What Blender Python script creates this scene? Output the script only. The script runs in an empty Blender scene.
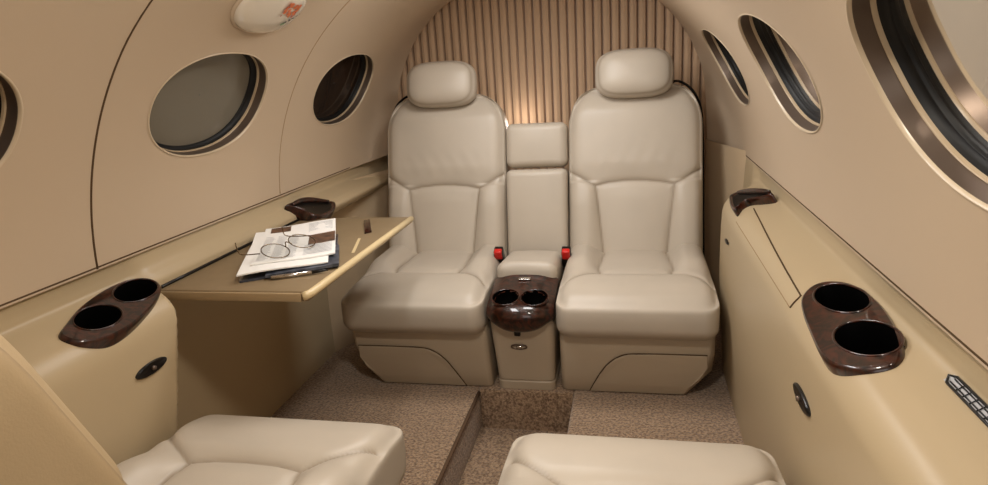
import bpy, bmesh, math, random
from mathutils import Vector, Matrix
random.seed(4)
scene = bpy.context.scene
COL = scene.collection
PI = math.pi
try:
    scene.view_settings.view_transform = 'Standard'
    scene.view_settings.look = 'None'
except Exception:
    pass

# ------------------------------------------------------------------ helpers
def lin(c):
    out = []
    for v in c:
        v /= 255.0
        out.append(v / 12.92 if v <= .04045 else ((v + .055) / 1.055) ** 2.4)
    return (*out, 1.0)

def sset(b, key, val):
    if key in b.inputs:
        b.inputs[key].default_value = val

def mat(name, rgb, rough=.5, spec=.5, metal=0, coat=0, coat_rough=.05, bump=None, mottle=None, sheen=0):
    """procedural principled; bump=(scale,strength,dist), mottle=(scale,rgb2)"""
    m = bpy.data.materials.new(name)
    m.use_nodes = True
    nt = m.node_tree
    b = nt.nodes['Principled BSDF']
    b.inputs['Base Color'].default_value = lin(rgb)
    b.inputs['Roughness'].default_value = rough
    b.inputs['Metallic'].default_value = metal
    sset(b, 'Specular IOR Level', spec)
    sset(b, 'Coat Weight', coat)
    sset(b, 'Coat Roughness', coat_rough)
    sset(b, 'Sheen Weight', sheen)
    if bump or mottle:
        tc = nt.nodes.new('ShaderNodeTexCoord')
    if mottle:
        n = nt.nodes.new('ShaderNodeTexNoise')
        n.inputs['Scale'].default_value = mottle[0]
        n.inputs['Detail'].default_value = 4
        r = nt.nodes.new('ShaderNodeValToRGB')
        r.color_ramp.elements[0].position = .35
        r.color_ramp.elements[1].position = .65
        r.color_ramp.elements[0].color = lin(rgb)
        r.color_ramp.elements[1].color = lin(mottle[1])
        nt.links.new(tc.outputs['Object'], n.inputs['Vector'])
        nt.links.new(n.outputs['Fac'], r.inputs['Fac'])
        nt.links.new(r.outputs['Color'], b.inputs['Base Color'])
    if bump:
        n2 = nt.nodes.new('ShaderNodeTexNoise')
        n2.inputs['Scale'].default_value = bump[0]
        n2.inputs['Detail'].default_value = 3
        bp = nt.nodes.new('ShaderNodeBump')
        bp.inputs['Strength'].default_value = bump[1]
        bp.inputs['Distance'].default_value = bump[2]
        nt.links.new(tc.outputs['Object'], n2.inputs['Vector'])
        nt.links.new(n2.outputs['Fac'], bp.inputs['Height'])
        nt.links.new(bp.outputs['Normal'], b.inputs['Normal'])
    return m

def leather(name, rgb, seam_rgb):
    m = mat(name, rgb, rough=.42, spec=.45, bump=(420, .12, .002), mottle=(6, tuple(min(255, v * 1.03) for v in rgb)))
    nt = m.node_tree
    b = nt.nodes['Principled BSDF']
    src = b.inputs['Base Color'].links[0].from_socket
    at = nt.nodes.new('ShaderNodeAttribute'); at.attribute_name = 'seam'
    mx = nt.nodes.new('ShaderNodeMixRGB')
    mx.inputs['Color2'].default_value = lin(seam_rgb)
    nt.links.new(at.outputs['Fac'], mx.inputs['Fac'])
    nt.links.new(src, mx.inputs['Color1'])
    nt.links.new(mx.outputs['Color'], b.inputs['Base Color'])
    return m

def wood_mat(name):
    m = mat(name, (60, 26, 16), rough=.32, spec=.25, coat=.7, coat_rough=.02)
    nt = m.node_tree; b = nt.nodes['Principled BSDF']
    tc = nt.nodes.new('ShaderNodeTexCoord')
    n = nt.nodes.new('ShaderNodeTexNoise'); n.inputs['Scale'].default_value = 28; n.inputs['Detail'].default_value = 8
    sset(n, 'Distortion', 2.5)
    r = nt.nodes.new('ShaderNodeValToRGB')
    r.color_ramp.elements[0].position = .38; r.color_ramp.elements[0].color = lin((20, 9, 5))
    r.color_ramp.elements[1].position = .68; r.color_ramp.elements[1].color = lin((68, 29, 15))
    nt.links.new(tc.outputs['Object'], n.inputs['Vector'])
    nt.links.new(n.outputs['Fac'], r.inputs['Fac'])
    nt.links.new(r.outputs['Color'], b.inputs['Base Color'])
    return m

def carpet_mat(name):
    m = mat(name, (150, 124, 98), rough=.95, spec=.1, sheen=.3)
    nt = m.node_tree; b = nt.nodes['Principled BSDF']
    tc = nt.nodes.new('ShaderNodeTexCoord')
    n = nt.nodes.new('ShaderNodeTexNoise'); n.inputs['Scale'].default_value = 130; n.inputs['Detail'].default_value = 3
    r = nt.nodes.new('ShaderNodeValToRGB')
    r.color_ramp.elements[0].position = .36; r.color_ramp.elements[0].color = lin((112, 89, 70))
    r.color_ramp.elements[1].position = .64; r.color_ramp.elements[1].color = lin((174, 147, 119))
    v = nt.nodes.new('ShaderNodeTexVoronoi'); v.inputs['Scale'].default_value = 190
    bp = nt.nodes.new('ShaderNodeBump'); bp.inputs['Strength'].default_value = .7; bp.inputs['Distance'].default_value = .005
    nt.links.new(tc.outputs['Object'], n.inputs['Vector']); nt.links.new(tc.outputs['Object'], v.inputs['Vector'])
    nt.links.new(n.outputs['Fac'], r.inputs['Fac']); nt.links.new(r.outputs['Color'], b.inputs['Base Color'])
    nt.links.new(v.outputs['Distance'], bp.inputs['Height']); nt.links.new(bp.outputs['Normal'], b.inputs['Normal'])
    return m

def glass_mat(name, tint, gloss, body=None, bodyf=0.0):
    m = bpy.data.materials.new(name); m.use_nodes = True
    nt = m.node_tree; nt.nodes.clear()
    out = nt.nodes.new('ShaderNodeOutputMaterial')
    t = nt.nodes.new('ShaderNodeBsdfTransparent'); t.inputs['Color'].default_value = lin(tint)
    g = nt.nodes.new('ShaderNodeBsdfGlossy'); g.inputs['Roughness'].default_value = .04
    g.inputs['Color'].default_value = (.85, .83, .8, 1)
    lw = nt.nodes.new('ShaderNodeLayerWeight'); lw.inputs['Blend'].default_value = gloss
    mx = nt.nodes.new('ShaderNodeMixShader')
    src = t.outputs[0]
    if body:
        d = nt.nodes.new('ShaderNodeBsdfDiffuse'); d.inputs['Color'].default_value = lin(body)
        m2 = nt.nodes.new('ShaderNodeMixShader'); m2.inputs[0].default_value = bodyf
        nt.links.new(src, m2.inputs[1]); nt.links.new(d.outputs[0], m2.inputs[2]); src = m2.outputs[0]
    nt.links.new(lw.outputs['Fresnel'], mx.inputs[0])
    nt.links.new(src, mx.inputs[1]); nt.links.new(g.outputs[0], mx.inputs[2])
    nt.links.new(mx.outputs[0], out.inputs[0])
    return m

M = {}
M['leather'] = leather('cream_leather', (182, 171, 156), (128, 112, 92))
M['leather_shaded'] = leather('shaded_cream_leather', (160, 139, 108), (112, 92, 66))  # cream leather with the front backrests' shade put into its colour
M['shell'] = mat('shell_liner', (190, 170, 146), rough=.5, spec=.35, bump=(300, .05, .001))
M['side'] = mat('sidewall_liner', (177, 158, 127), rough=.38, spec=.4, bump=(260, .05, .001))
M['base'] = mat('seat_base_plastic', (184, 169, 148), rough=.42, spec=.4)
M['table'] = mat('table_laminate', (126, 107, 80), rough=.42, spec=.45, mottle=(30, (130, 111, 84)))
M['table_edge'] = mat('table_edge', (204, 182, 140), rough=.35, spec=.5)
M['wood'] = wood_mat('burl_wood')
M['black'] = mat('black_plastic', (14, 12, 11), rough=.3, spec=.4)
M['well'] = mat('cup_well_black', (3, 3, 3), rough=.7, spec=.05)
M['rubber'] = mat('black_rubber', (12, 11, 11), rough=.55, spec=.3)
M['webbing'] = mat('black_webbing', (20, 17, 16), rough=.85, spec=.2)
M['groove'] = mat('groove_dark', (84, 66, 48), rough=.9, spec=.1)  # dark colour of the joint lines
M['groove2'] = mat('groove_soft', (150, 127, 98), rough=.9, spec=.1)
M['chrome'] = mat('polished_metal', (205, 200, 195), rough=.18, metal=1)
M['satin'] = mat('satin_brown_metal', (108, 93, 82), rough=.4, spec=.5, metal=.6)
M['tanring'] = mat('tan_ring', (176, 156, 128), rough=.35, spec=.5)
M['lip'] = mat('cream_lip', (196, 178, 152), rough=.3, spec=.5)
M['red'] = mat('red_button', (200, 30, 22), rough=.35, spec=.5)
M['white_lens'] = mat('dome_lens', (222, 212, 196), rough=.18, spec=.6, coat=.6)
M['orange'] = mat('orange_ink', (214, 116, 70), rough=.5)
M['redink'] = mat('red_ink', (170, 50, 34), rough=.5)
M['darkink'] = mat('dark_ink', (60, 58, 62), rough=.5)
M['greenink'] = mat('green_ink', (120, 150, 110), rough=.5)
M['carpet'] = carpet_mat('carpet')
M['carpet_edge'] = mat('carpet_binding', (92, 72, 56), rough=.9, spec=.1)
M['glass_dark'] = glass_mat('window_glass_dark', (120, 105, 90), .12, (44, 34, 28), .85)
M['glass_grey'] = glass_mat('window_glass_grey', (150, 145, 135), .25, (116, 110, 98), .95)
M['glass_near'] = glass_mat('window_glass_near', (120, 105, 90), .36, (92, 75, 58), 1.0)  # brown body colour stands in for the cabin reflected in this pane
M['curtain'] = mat('pleated_cloth', (198, 168, 138), rough=.85, spec=.15, sheen=.2)
M['dark_wall'] = mat('dark_bulkhead', (60, 48, 38), rough=.9, spec=.1)
M['bulk'] = mat('bulkhead_trim', (190, 168, 138), rough=.55, spec=.3)
M['paper'] = mat('paper', (236, 234, 230), rough=.6, spec=.3)
M['paper_grey'] = mat('paper_grey', (176, 176, 178), rough=.6, spec=.3)
M['photo_brown'] = mat('printed_photo_brown', (110, 78, 56), rough=.5, mottle=(60, (60, 42, 34)))
M['photo_dark'] = mat('printed_photo_dark', (46, 50, 60), rough=.4, mottle=(40, (96, 100, 110)))
M['mag_cover'] = mat('magazine_cover', (30, 32, 42), rough=.25, spec=.5, coat=.4, mottle=(30, (60, 66, 80)))
M['wire'] = mat('glasses_wire', (120, 104, 84), rough=.25, metal=1)

def glasslens():
    m = bpy.data.materials.new('lens_glass'); m.use_nodes = True
    nt = m.node_tree; nt.nodes.clear()
    out = nt.nodes.new('ShaderNodeOutputMaterial')
    t = nt.nodes.new('ShaderNodeBsdfTransparent'); t.inputs['Color'].default_value = (.93, .94, .94, 1)
    g = nt.nodes.new('ShaderNodeBsdfGlossy'); g.inputs['Roughness'].default_value = .02
    mx = nt.nodes.new('ShaderNodeMixShader'); mx.inputs[0].default_value = .07
    nt.links.new(t.outputs[0], mx.inputs[1]); nt.links.new(g.outputs[0], mx.inputs[2]); nt.links.new(mx.outputs[0], out.inputs[0])
    return m
M['lens'] = glasslens()

def obj(name, verts, faces, m, parent=None, smooth=True, angle=None, fix=True, seam=None, normals=None):
    me = bpy.data.meshes.new(name)
    me.from_pydata([tuple(v) for v in verts], [], faces)
    me.update()
    if fix:
        bm = bmesh.new(); bm.from_mesh(me)
        bmesh.ops.recalc_face_normals(bm, faces=bm.faces)
        bm.to_mesh(me); bm.free()
    if smooth:
        for p in me.polygons: p.use_smooth = True
        if angle is not None:
            me.set_sharp_from_angle(angle=math.radians(angle))
    if seam is not None:
        a = me.attributes.new('seam', 'FLOAT', 'POINT')
        a.data.foreach_set('value', seam)
    if normals is not None:
        me.normals_split_custom_set_from_vertices([tuple(n) for n in normals])
    if m: me.materials.append(m)
    o = bpy.data.objects.new(name, me)
    COL.objects.link(o)
    if parent is not None:
        o.parent = parent
    return o

def empty(name, loc=(0, 0, 0)):
    o = bpy.data.objects.new(name, None); COL.objects.link(o); o.location = loc
    return o

def tag(o, label=None, cat=None, group=None, kind=None):
    if label: o['label'] = label
    if cat: o['category'] = cat
    if group: o['group'] = group
    if kind: o['kind'] = kind
    return o

def child(o, parent):
    """parent keeping world coordinates (parents are only translated)"""
    o.parent = parent
    o.matrix_parent_inverse = Matrix.Translation(parent.location).inverted()
    return o

def sm(a, b, x):
    t = min(1, max(0, (x - a) / (b - a)))
    return t * t * (3 - 2 * t)

def rbox(hx, hy, hz, r, n, ry=None):
    """rounded box grid: returns verts, normals, faces; n = (nx,ny,nz) cells"""
    nx, ny, nz = n
    idx = {}; V = []; N = []; F = []
    def g(i, j, k):
        key = (i, j, k)
        if key in idx: return idx[key]
        p = Vector((hx * (2 * i / nx - 1), hy * (2 * j / ny - 1), hz * (2 * k / nz - 1)))
        c = Vector((max(-hx + r, min(hx - r, p.x)), max(-hy + r, min(hy - r, p.y)), max(-hz + r, min(hz - r, p.z))))
        d = p - c
        if d.length < 1e-9: d = Vector((0, 0, 1))
        d.normalize()
        idx[key] = len(V); V.append(c + d * r); N.append(d)
        return idx[key]
    for i in range(nx):
        for j in range(ny):
            F.append((g(i, j, 0), g(i, j + 1, 0), g(i + 1, j + 1, 0), g(i + 1, j, 0)))
            F.append((g(i, j, nz), g(i + 1, j, nz), g(i + 1, j + 1, nz), g(i, j + 1, nz)))
    for i in range(nx):
        for k in range(nz):
            F.append((g(i, 0, k), g(i + 1, 0, k), g(i + 1, 0, k + 1), g(i, 0, k + 1)))
            F.append((g(i, ny, k), g(i, ny, k + 1), g(i + 1, ny, k + 1), g(i + 1, ny, k)))
    for j in range(ny):
        for k in range(nz):
            F.append((g(0, j, k), g(0, j, k + 1), g(0, j + 1, k + 1), g(0, j + 1, k)))
            F.append((g(nx, j, k), g(nx, j + 1, k), g(nx, j + 1, k + 1), g(nx, j, k + 1)))
    return V, N, F

def pl_dist(px, py, line):
    best = 9
    for (ax, ay), (bx, by) in zip(line, line[1:]):
        dx, dy = bx - ax, by - ay
        L = dx * dx + dy * dy
        t = 0 if L == 0 else max(0, min(1, ((px - ax) * dx + (py - ay) * dy) / L))
        d = math.hypot(px - ax - t * dx, py - ay - t * dy)
        if d < best: best = d
    return best

def catmull(pts, n=8, closed=False):
    P = [Vector(p) for p in pts]; out = []
    m = len(P)
    rng = range(m if closed else m - 1)
    for i in rng:
        if closed:
            a, b, c, d = P[(i - 1) % m], P[i], P[(i + 1) % m], P[(i + 2) % m]
        else:
            a, b, c, d = P[max(i - 1, 0)], P[i], P[i + 1], P[min(i + 2, m - 1)]
        for k in range(n):
            t = k / n
            out.append(.5 * ((2 * b) + (c - a) * t + (2 * a - 5 * b + 4 * c - d) * t * t + (3 * b - a - 3 * c + d) * t ** 3))
    if not closed: out.append(P[-1])
    return out

def tube(pts, r, seg=8, closed=False, flat=1.0, up=None):
    P = [Vector(p) for p in pts]; m = len(P); V = []; F = []
    prev = None
    for i, p in enumerate(P):
        if closed: t = P[(i + 1) % m] - P[(i - 1) % m]
        else: t = P[min(i + 1, m - 1)] - P[max(i - 1, 0)]
        t.normalize()
        if up is not None:
            a = Vector(up) - t * t.dot(Vector(up))
        elif prev is None:
            a = Vector((0, 0, 1)) - t * t.z
            if a.length < .05: a = Vector((1, 0, 0)) - t * t.x
        else:
            a = prev - t * t.dot(prev)
        a.normalize(); prev = a
        b = t.cross(a)
        rr = r(i / max(1, m - 1)) if callable(r) else r
        for k in range(seg):
            an = 2 * PI * k / seg
            V.append(p + a * (math.cos(an) * rr * flat) + b * (math.sin(an) * rr))
    rings = m if closed else m - 1
    for i in range(rings):
        for k in range(seg):
            k2 = (k + 1) % seg; j = (i + 1) % m
            F.append((i * seg + k, i * seg + k2, j * seg + k2, j * seg + k))
    if not closed:
        F.append(tuple(range(seg))[::-1]); F.append(tuple((m - 1) * seg + k for k in range(seg)))
    return V, F

def loft(rings, cap=True, closed=True):
    V = []; F = []; n = len(rings[0])
    for r in rings: V += [Vector(p) for p in r]
    for i in range(len(rings) - 1):
        for k in range(n if closed else n - 1):
            k2 = (k + 1) % n
            F.append((i * n + k, i * n + k2, (i + 1) * n + k2, (i + 1) * n + k))
    if cap:
        F.append(tuple(range(n))[::-1]); F.append(tuple((len(rings) - 1) * n + k for k in range(n)))
    return V, F

def join(*parts):
    V = []; F = []
    for v, f in parts:
        o = len(V); V += list(v); F += [tuple(i + o for i in q) for q in f]
    return V, F

def box(x0, x1, y0, y1, z0, z1):
    V = [(x0, y0, z0), (x1, y0, z0), (x1, y1, z0), (x0, y1, z0), (x0, y0, z1), (x1, y0, z1), (x1, y1, z1), (x0, y1, z1)]
    F = [(0, 3, 2, 1), (4, 5, 6, 7), (0, 1, 5, 4), (1, 2, 6, 5), (2, 3, 7, 6), (3, 0, 4, 7)]
    return [Vector(v) for v in V], F

def superell(a, b, n, k=64, s=1.0):
    out = []
    for i in range(k):
        t = 2 * PI * i / k
        c, d = math.cos(t), math.sin(t)
        out.append((a * s * math.copysign(abs(c) ** (2 / n), c), b * s * math.copysign(abs(d) ** (2 / n), d)))
    return out

def bevel_obj(o, w, seg=3):
    bm = bmesh.new(); bm.from_mesh(o.data)
    es = [e for e in bm.edges if len(e.link_faces) == 2 and e.calc_face_angle(0) > math.radians(30)]
    bmesh.ops.bevel(bm, geom=es, offset=w, segments=seg, profile=.5, affect='EDGES', clamp_overlap=True)
    bm.to_mesh(o.data); bm.free()
    for p in o.data.polygons: p.use_smooth = True
    o.data.set_sharp_from_angle(angle=math.radians(35))

# ------------------------------------------------------------------ camera
yaw, pitch, roll = math.radians(-12.583), math.radians(15.375), math.radians(3.700)
f = Vector((math.sin(yaw) * math.cos(pitch), math.cos(yaw) * math.cos(pitch), -math.sin(pitch)))
r0 = Vector((math.cos(yaw), -math.sin(yaw), 0)); d0 = f.cross(r0)
rv = r0 * math.cos(roll) + d0 * math.sin(roll)
dv = -r0 * math.sin(roll) + d0 * math.cos(roll)
cam = bpy.data.cameras.new('camera'); cam.sensor_width = 36; cam.lens = 643.8 / 988 * 36
cam.clip_start = .02
co = bpy.data.objects.new('camera', cam); COL.objects.link(co)
mw = Matrix.Identity(4)
for i in range(3):
    mw[i][0] = rv[i]; mw[i][1] = -dv[i]; mw[i][2] = -f[i]
mw.translation = Vector((.334, .243, 1.080))
co.matrix_world = mw
scene.camera = co

# ------------------------------------------------------------------ fuselage shell
RC, ZC = .70, .70
ARC_Y = 2.80
def arch_pt(th):
    # arch at the aft end: a = .615 half width, crown at z 1.40, springing at z .84
    c, s = math.cos(th), math.sin(th)
    a, b, z0 = .612, .565, .845
    z = ZC + RC * s
    # same polar angle seen from the cabin axis
    zz = z0 + b * math.copysign(abs(s) ** .94, s)
    xx = a * math.copysign(abs(c) ** .90, c)
    if s < .22:
        k = max(0, (s + .0) / .22)
        zz = (.72) * (1 - k) + zz * k if s > 0 else .72
    return xx, zz
def shell(y, th, dr=0.0):
    """point and inward normal on the liner; th = angle from +x, dr = outward offset"""
    def P(y, th):
        r = RC + dr
        x, z = r * math.cos(th), ZC + r * math.sin(th)
        if y > 2.45:
            t = ((min(y, ARC_Y) - 2.45) / (ARC_Y - 2.45)) ** 2.2
            ax, az = arch_pt(th)
            x = x * (1 - t) + ax * t; z = z * (1 - t) + az * t
        return Vector((x, y, z))
    p = P(y, th)
    e = 1e-3
    n = (P(y, th + e) - P(y, th - e)).cross(P(y + e, th) - P(y - e, th))
    n.normalize()
    if n.dot(Vector((0, y, ZC + .05)) - p) < 0: n = -n
    return p, n

class Shell:
    def __init__(s): s.V = []; s.N = []; s.F = []
    def grid(s, pts):   # pts[i][j] -> (y, th)
        o = len(s.V); m = len(pts[0])
        for row in pts:
            for (y, th) in row:
                p, n = shell(y, th); s.V.append(p); s.N.append(n)
        for i in range(len(pts) - 1):
            for j in range(m - 1):
                q = (o + i * m + j, o + (i + 1) * m + j, o + (i + 1) * m + j + 1, o + i * m + j + 1)
                fn = (s.V[q[1]] - s.V[q[0]]).cross(s.V[q[3]] - s.V[q[0]])
                if fn.length < 1e-12: fn = (s.V[q[2]] - s.V[q[0]]).cross(s.V[q[3]] - s.V[q[0]])
                s.F.append(q if fn.dot(s.N[q[0]]) > 0 else q[::-1])
    def build(s, name, m): return obj(name, s.V, s.F, m, fix=False, normals=s.N)

TH0, TH1 = math.radians(3.2), math.radians(56)
WY = (.89, 1.61, 2.33)
WT = math.radians(28.7); WA, WB = .212, .128 / RC   # half length along y, half angle
def rng(a, b, n): return [a + (b - a) * i / n for i in range(n + 1)]
def cell_map(yc, k, ph, tr):
    """superellipse -> cell rectangle polar mapping; tr 0..1"""
    c, d = math.cos(ph), math.sin(ph)
    ey = WA * math.copysign(abs(c) ** .92, c); et = WB * math.copysign(abs(d) ** .92, d)
    hy, hu, hl = .36, math.radians(52) - WT, WT - math.radians(8)
    cy, ct = math.cos(ph), math.sin(ph)
    ht = hu if ct > 0 else hl
    q = max(abs(cy) / 1, abs(ct) / 1)
    ry, rt = cy / q * hy, ct / q * ht
    return yc + ey * (1 - tr) + ry * tr, WT + et * (1 - tr) + rt * tr
for side in (1, -1):
    S = Shell()
    fl = (lambda t: t) if side > 0 else (lambda t: PI - t)
    for yc in WY:
        K = 96
        S.grid([[(y, fl(t)) for (y, t) in [cell_map(yc, 0, 2 * PI * k / K + PI / 4, tr) for tr in [0, .03, .08, .16, .28, .42, .6, .8, 1]]] for k in range(K + 1)])
    S.grid([[(y, fl(t)) for t in rng(TH0, math.radians(8), 4)] for y in rng(.53, 2.69, 60)])
    S.grid([[(y, fl(t)) for t in rng(math.radians(52), TH1, 4)] for y in rng(.53, 2.69, 60)])
    S.grid([[(y, fl(t)) for t in rng(TH0, TH1, 40)] for y in rng(-.35, .53, 20)])
    S.grid([[(y, fl(t)) for t in rng(TH0, TH1, 60)] for y in rng(2.69, ARC_Y, 16)])
    o = S.build('wall_right' if side > 0 else 'wall_left', M['shell'])
    tag(o, kind='structure')
S = Shell()
S.grid([[(y, t) for t in rng(TH1, PI - TH1, 60)] for y in rng(-.35, ARC_Y, 90)])
tag(S.build('ceiling', M['shell']), kind='structure')

# arch return (thickness of the aft frame) and its lower jambs
V = []; F = []
K = 90
for i in range(K + 1):
    th = PI * i / K
    p, n = shell(ARC_Y, th)
    V += [p, p + Vector((-n.x * .004, .012, -n.z * .004)), p + Vector((-n.x * .05, .10, -n.z * .05))]
for i in range(K):
    for j in range(2):
        F.append((i * 3 + j, i * 3 + 3 + j, i * 3 + 4 + j, i * 3 + 1 + j))
tag(obj('trim_1', V, F, M['bulk'], fix=False), kind='structure')
for sd in (1, -1):
    a = [(sd * x, y) for x, y in ((.785, 2.27), (.74, 2.38), (.70, 2.46), (.66, 2.60), (.612, ARC_Y), (.63, 2.92))]
    ring = [[Vector((x, y, z)) for z in rng(.05, .70 if sd < 0 else .76, 10)] for x, y in [(p.x, p.y) for p in catmull([(q[0], q[1], 0) for q in a], 6)]]
    V, F = loft(ring, cap=False, closed=False)
    tag(obj('trim_2' if sd > 0 else 'trim_3', V, F, M['bulk'], fix=False), kind='structure')

# panel joints across the liner
def joint(y, t0, t1, name, m, r=.0035, dy=lambda u: 0):
    pts = [shell(y + dy(u), t0 + (t1 - t0) * u, .0008)[0] for u in rng(0, 1, 60)]
    V, F = tube(pts, r, 6)
    tag(obj(name, V, F, m), kind='structure')
joint(1.268, PI - math.radians(3.4), PI - math.radians(85), 'trim_4', M['groove'], .0028, lambda u: .06 * max(0, u - .45) ** 1.2)
joint(1.972, PI - math.radians(4), PI - math.radians(85), 'trim_5', M['groove2'], .0022, lambda u: -.05 * max(0, u - .55))

# ------------------------------------------------------------------ windows
def ell(k, K=96):
    out = []
    for i in range(K):
        ph = 2 * PI * i / K
        c, d = math.cos(ph), math.sin(ph)
        out.append((WA * k * math.copysign(abs(c) ** .92, c), WB * k * math.copysign(abs(d) ** .92, d)))
    return out
def wring(yc, side, specs):
    """closed ring loft through (k, outward offset)"""
    rings = []
    for k, dr in specs:
        ring = []
        for ey, et in ell(k):
            t = WT + et
            p = shell(yc + ey, t if side > 0 else PI - t)
            q = p[0] - p[1] * dr
            ring.append(q)
        rings.append(ring)
    return loft(rings, cap=False)
wn = 0
for side in (-1, 1):
    for wi, yc in enumerate(WY):
        wn += 1
        g = M['glass_dark']
        if side < 0 and wi == 1: g = M['glass_grey']
        if side > 0 and wi == 0: g = M['glass_near']
        w = empty('window_%d' % wn, shell(yc, WT if side > 0 else PI - WT)[0])
        tag(w, kind='structure')
        V, F = wring(yc, side, [(1.022, -.0005), (1.012, -.0022), (1.0, -.0016), (.992, .003)])
        child(obj('window_lip', V, F, M['lip'], fix=False), w)
        V, F = wring(yc, side, [(.992, .003), (.986, .012), (.983, .022)])
        child(obj('window_reveal', V, F, M['satin'], fix=False), w)
        V, F = wring(yc, side, [(.983, .022), (.972, .021), (.967, .023), (.965, .027)])
        child(obj('window_frame', V, F, M['tanring'], fix=False), w)
        V, F = wring(yc, side, [(.965, .027), (.957, .031), (.947, .035), (.926, .037)])
        child(obj('window_gasket', V, F, M['rubber'], fix=False), w)
        V, F = wring(yc, side, [(.928, .037), (.922, .0360), (.916, .038), (.910, .043)])
        child(obj('pane_edge', V, F, M['rubber'], fix=False), w)
        rings = []
        for k in (.912, .7, .45, .2, .01):
            rings.append([shell(yc + ey, (WT + et) if side > 0 else PI - WT - et)[0] - shell(yc + ey, (WT + et) if side > 0 else PI - WT - et)[1] * .041 for ey, et in ell(k)])
        V, F = loft(rings, cap=False)
        child(obj('pane', V, F, g, fix=False), w)

# ------------------------------------------------------------------ side walls
PROF = [(.703, .748), (.709, .735), (.711, .706), (.703, .689), (.655, .667), (.625, .651), (.606, .622), (.601, .58),
        (.600, .50), (.600, .42), (.604, .32), (.612, .2), (.622, .06)]
AFT = [(.703, .748), (.700, .735), (.698, .716), (.697, .690), (.696, .655), (.695, .622), (.694, .60), (.693, .57),
       (.693, .50), (.692, .42), (.690, .32), (.688, .2), (.685, .06)]
REC = [(.703, .748), (.706, .728), (.700, .704), (.686, .686), (.677, .668), (.685, .640), (.720, .628), (.752, .61),
       (.767, .54), (.769, .42), (.770, .32), (.770, .2), (.770, .06)]
LAFT = [(.703, .748), (.706, .728), (.702, .704), (.668, .690), (.640, .680), (.624, .662), (.650, .634), (.725, .60),
        (.764, .54), (.768, .42), (.769, .32), (.770, .2), (.770, .06)]
def fine(prof): return [(p.x, p.y) for p in catmull([(a, b, 0) for a, b in prof], 10)]
PROF, AFT, REC, LAFT = map(fine, (PROF, AFT, REC, LAFT))
def prof_at(side, y):
    if side > 0:
        t = sm(2.26, 2.345, y)
        return [(a[0] * (1 - t) + b[0] * t, a[1] * (1 - t) + b[1] * t) for a, b in zip(PROF, AFT)]
    out = []
    u = sm(2.030, 2.058, y)
    for a, b, c in zip(PROF, REC, LAFT):
        t = sm(1.345, 1.395, y + .29 * max(0, .63 - a[1]))
        out.append((a[0] * (1 - t) + (b[0] * (1 - u) + c[0] * u) * t, a[1] * (1 - t) + (b[1] * (1 - u) + c[1] * u) * t))
    return out
def side_pt(side, y, u, off=0.0):
    """u = 0..1 along the profile, off = inward offset; returns point"""
    P = prof_at(side, y)
    s = u * (len(P) - 1); i = min(int(s), len(P) - 2); k = s - i
    x = P[i][0] * (1 - k) + P[i + 1][0] * k; z = P[i][1] * (1 - k) + P[i + 1][1] * k
    dx, dz = P[i + 1][0] - P[i][0], P[i + 1][1] - P[i][1]
    L = math.hypot(dx, dz) or 1
    nx, nz = dz / L, -dx / L            # points inboard for descending profiles
    if nx > 0: nx, nz = -nx, -nz
    return Vector((side * (x + nx * off), y, z + nz * off)), Vector((side * nx, 0, nz))
def u_of_z(side, y, z):
    P = prof_at(side, y)
    for i in range(len(P) - 1):
        if P[i][1] >= z >= P[i + 1][1]:
            return (i + (P[i][1] - z) / max(1e-9, P[i][1] - P[i + 1][1])) / (len(P) - 1)
    return 1
TRAY = {1: [(.139, -.039), (.171, -.011), (.161, .017), (.117, .040), (.044, .049), (-.038, .045), (-.119, .030), (-.148, .014), (-.154, -.005), (-.142, -.034), (-.111, -.056), (-.068, -.063), (.003, -.059), (.079, -.052)],
        -1: [(-.130, -.007), (-.095, .012), (-.040, .034), (.031, .049), (.093, .050), (.129, .036), (.138, .008), (.113, -.019), (.061, -.044), (-.013, -.062), (-.072, -.066), (-.107, -.056), (-.130, -.036)]}
WELL = {1: [(.080, .010, .068, .032, -.20), (-.070, .001, .060, .036, -.25)], -1: [(.076, .010, .054, .033, .10), (-.047, -.011, .048, .034, .10)]}
TT = math.radians(24)
def tray_frame(side):
    return Vector((side * .660, 1.240, .668)), Vector((-side * math.sin(TT), 0, math.cos(TT))), Vector((side * math.cos(TT), 0, math.sin(TT)))
def in_poly(x, y, P):
    r = False
    for (x1, y1), (x2, y2) in zip(P, P[1:] + P[:1]):
        if (y1 > y) != (y2 > y) and x < (x2 - x1) * (y - y1) / (y2 - y1) + x1: r = not r
    return r
def under_tray(side, v):
    c, N, S_ = tray_frame(side)
    d = v - c
    if abs(d.dot(N)) > .08: return False
    return in_poly(d.y / .965, d.dot(S_) / .965, TRAY[side]) or any(math.hypot(((d.y - w[0]) * math.cos(w[4]) + (d.dot(S_) - w[1]) * math.sin(w[4])) / w[2], ((d.dot(S_) - w[1]) * math.cos(w[4]) - (d.y - w[0]) * math.sin(w[4])) / w[3]) < 1.06 for w in WELL[side]) and in_poly(d.y / 1.01, d.dot(S_) / 1.01, TRAY[side])
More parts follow.
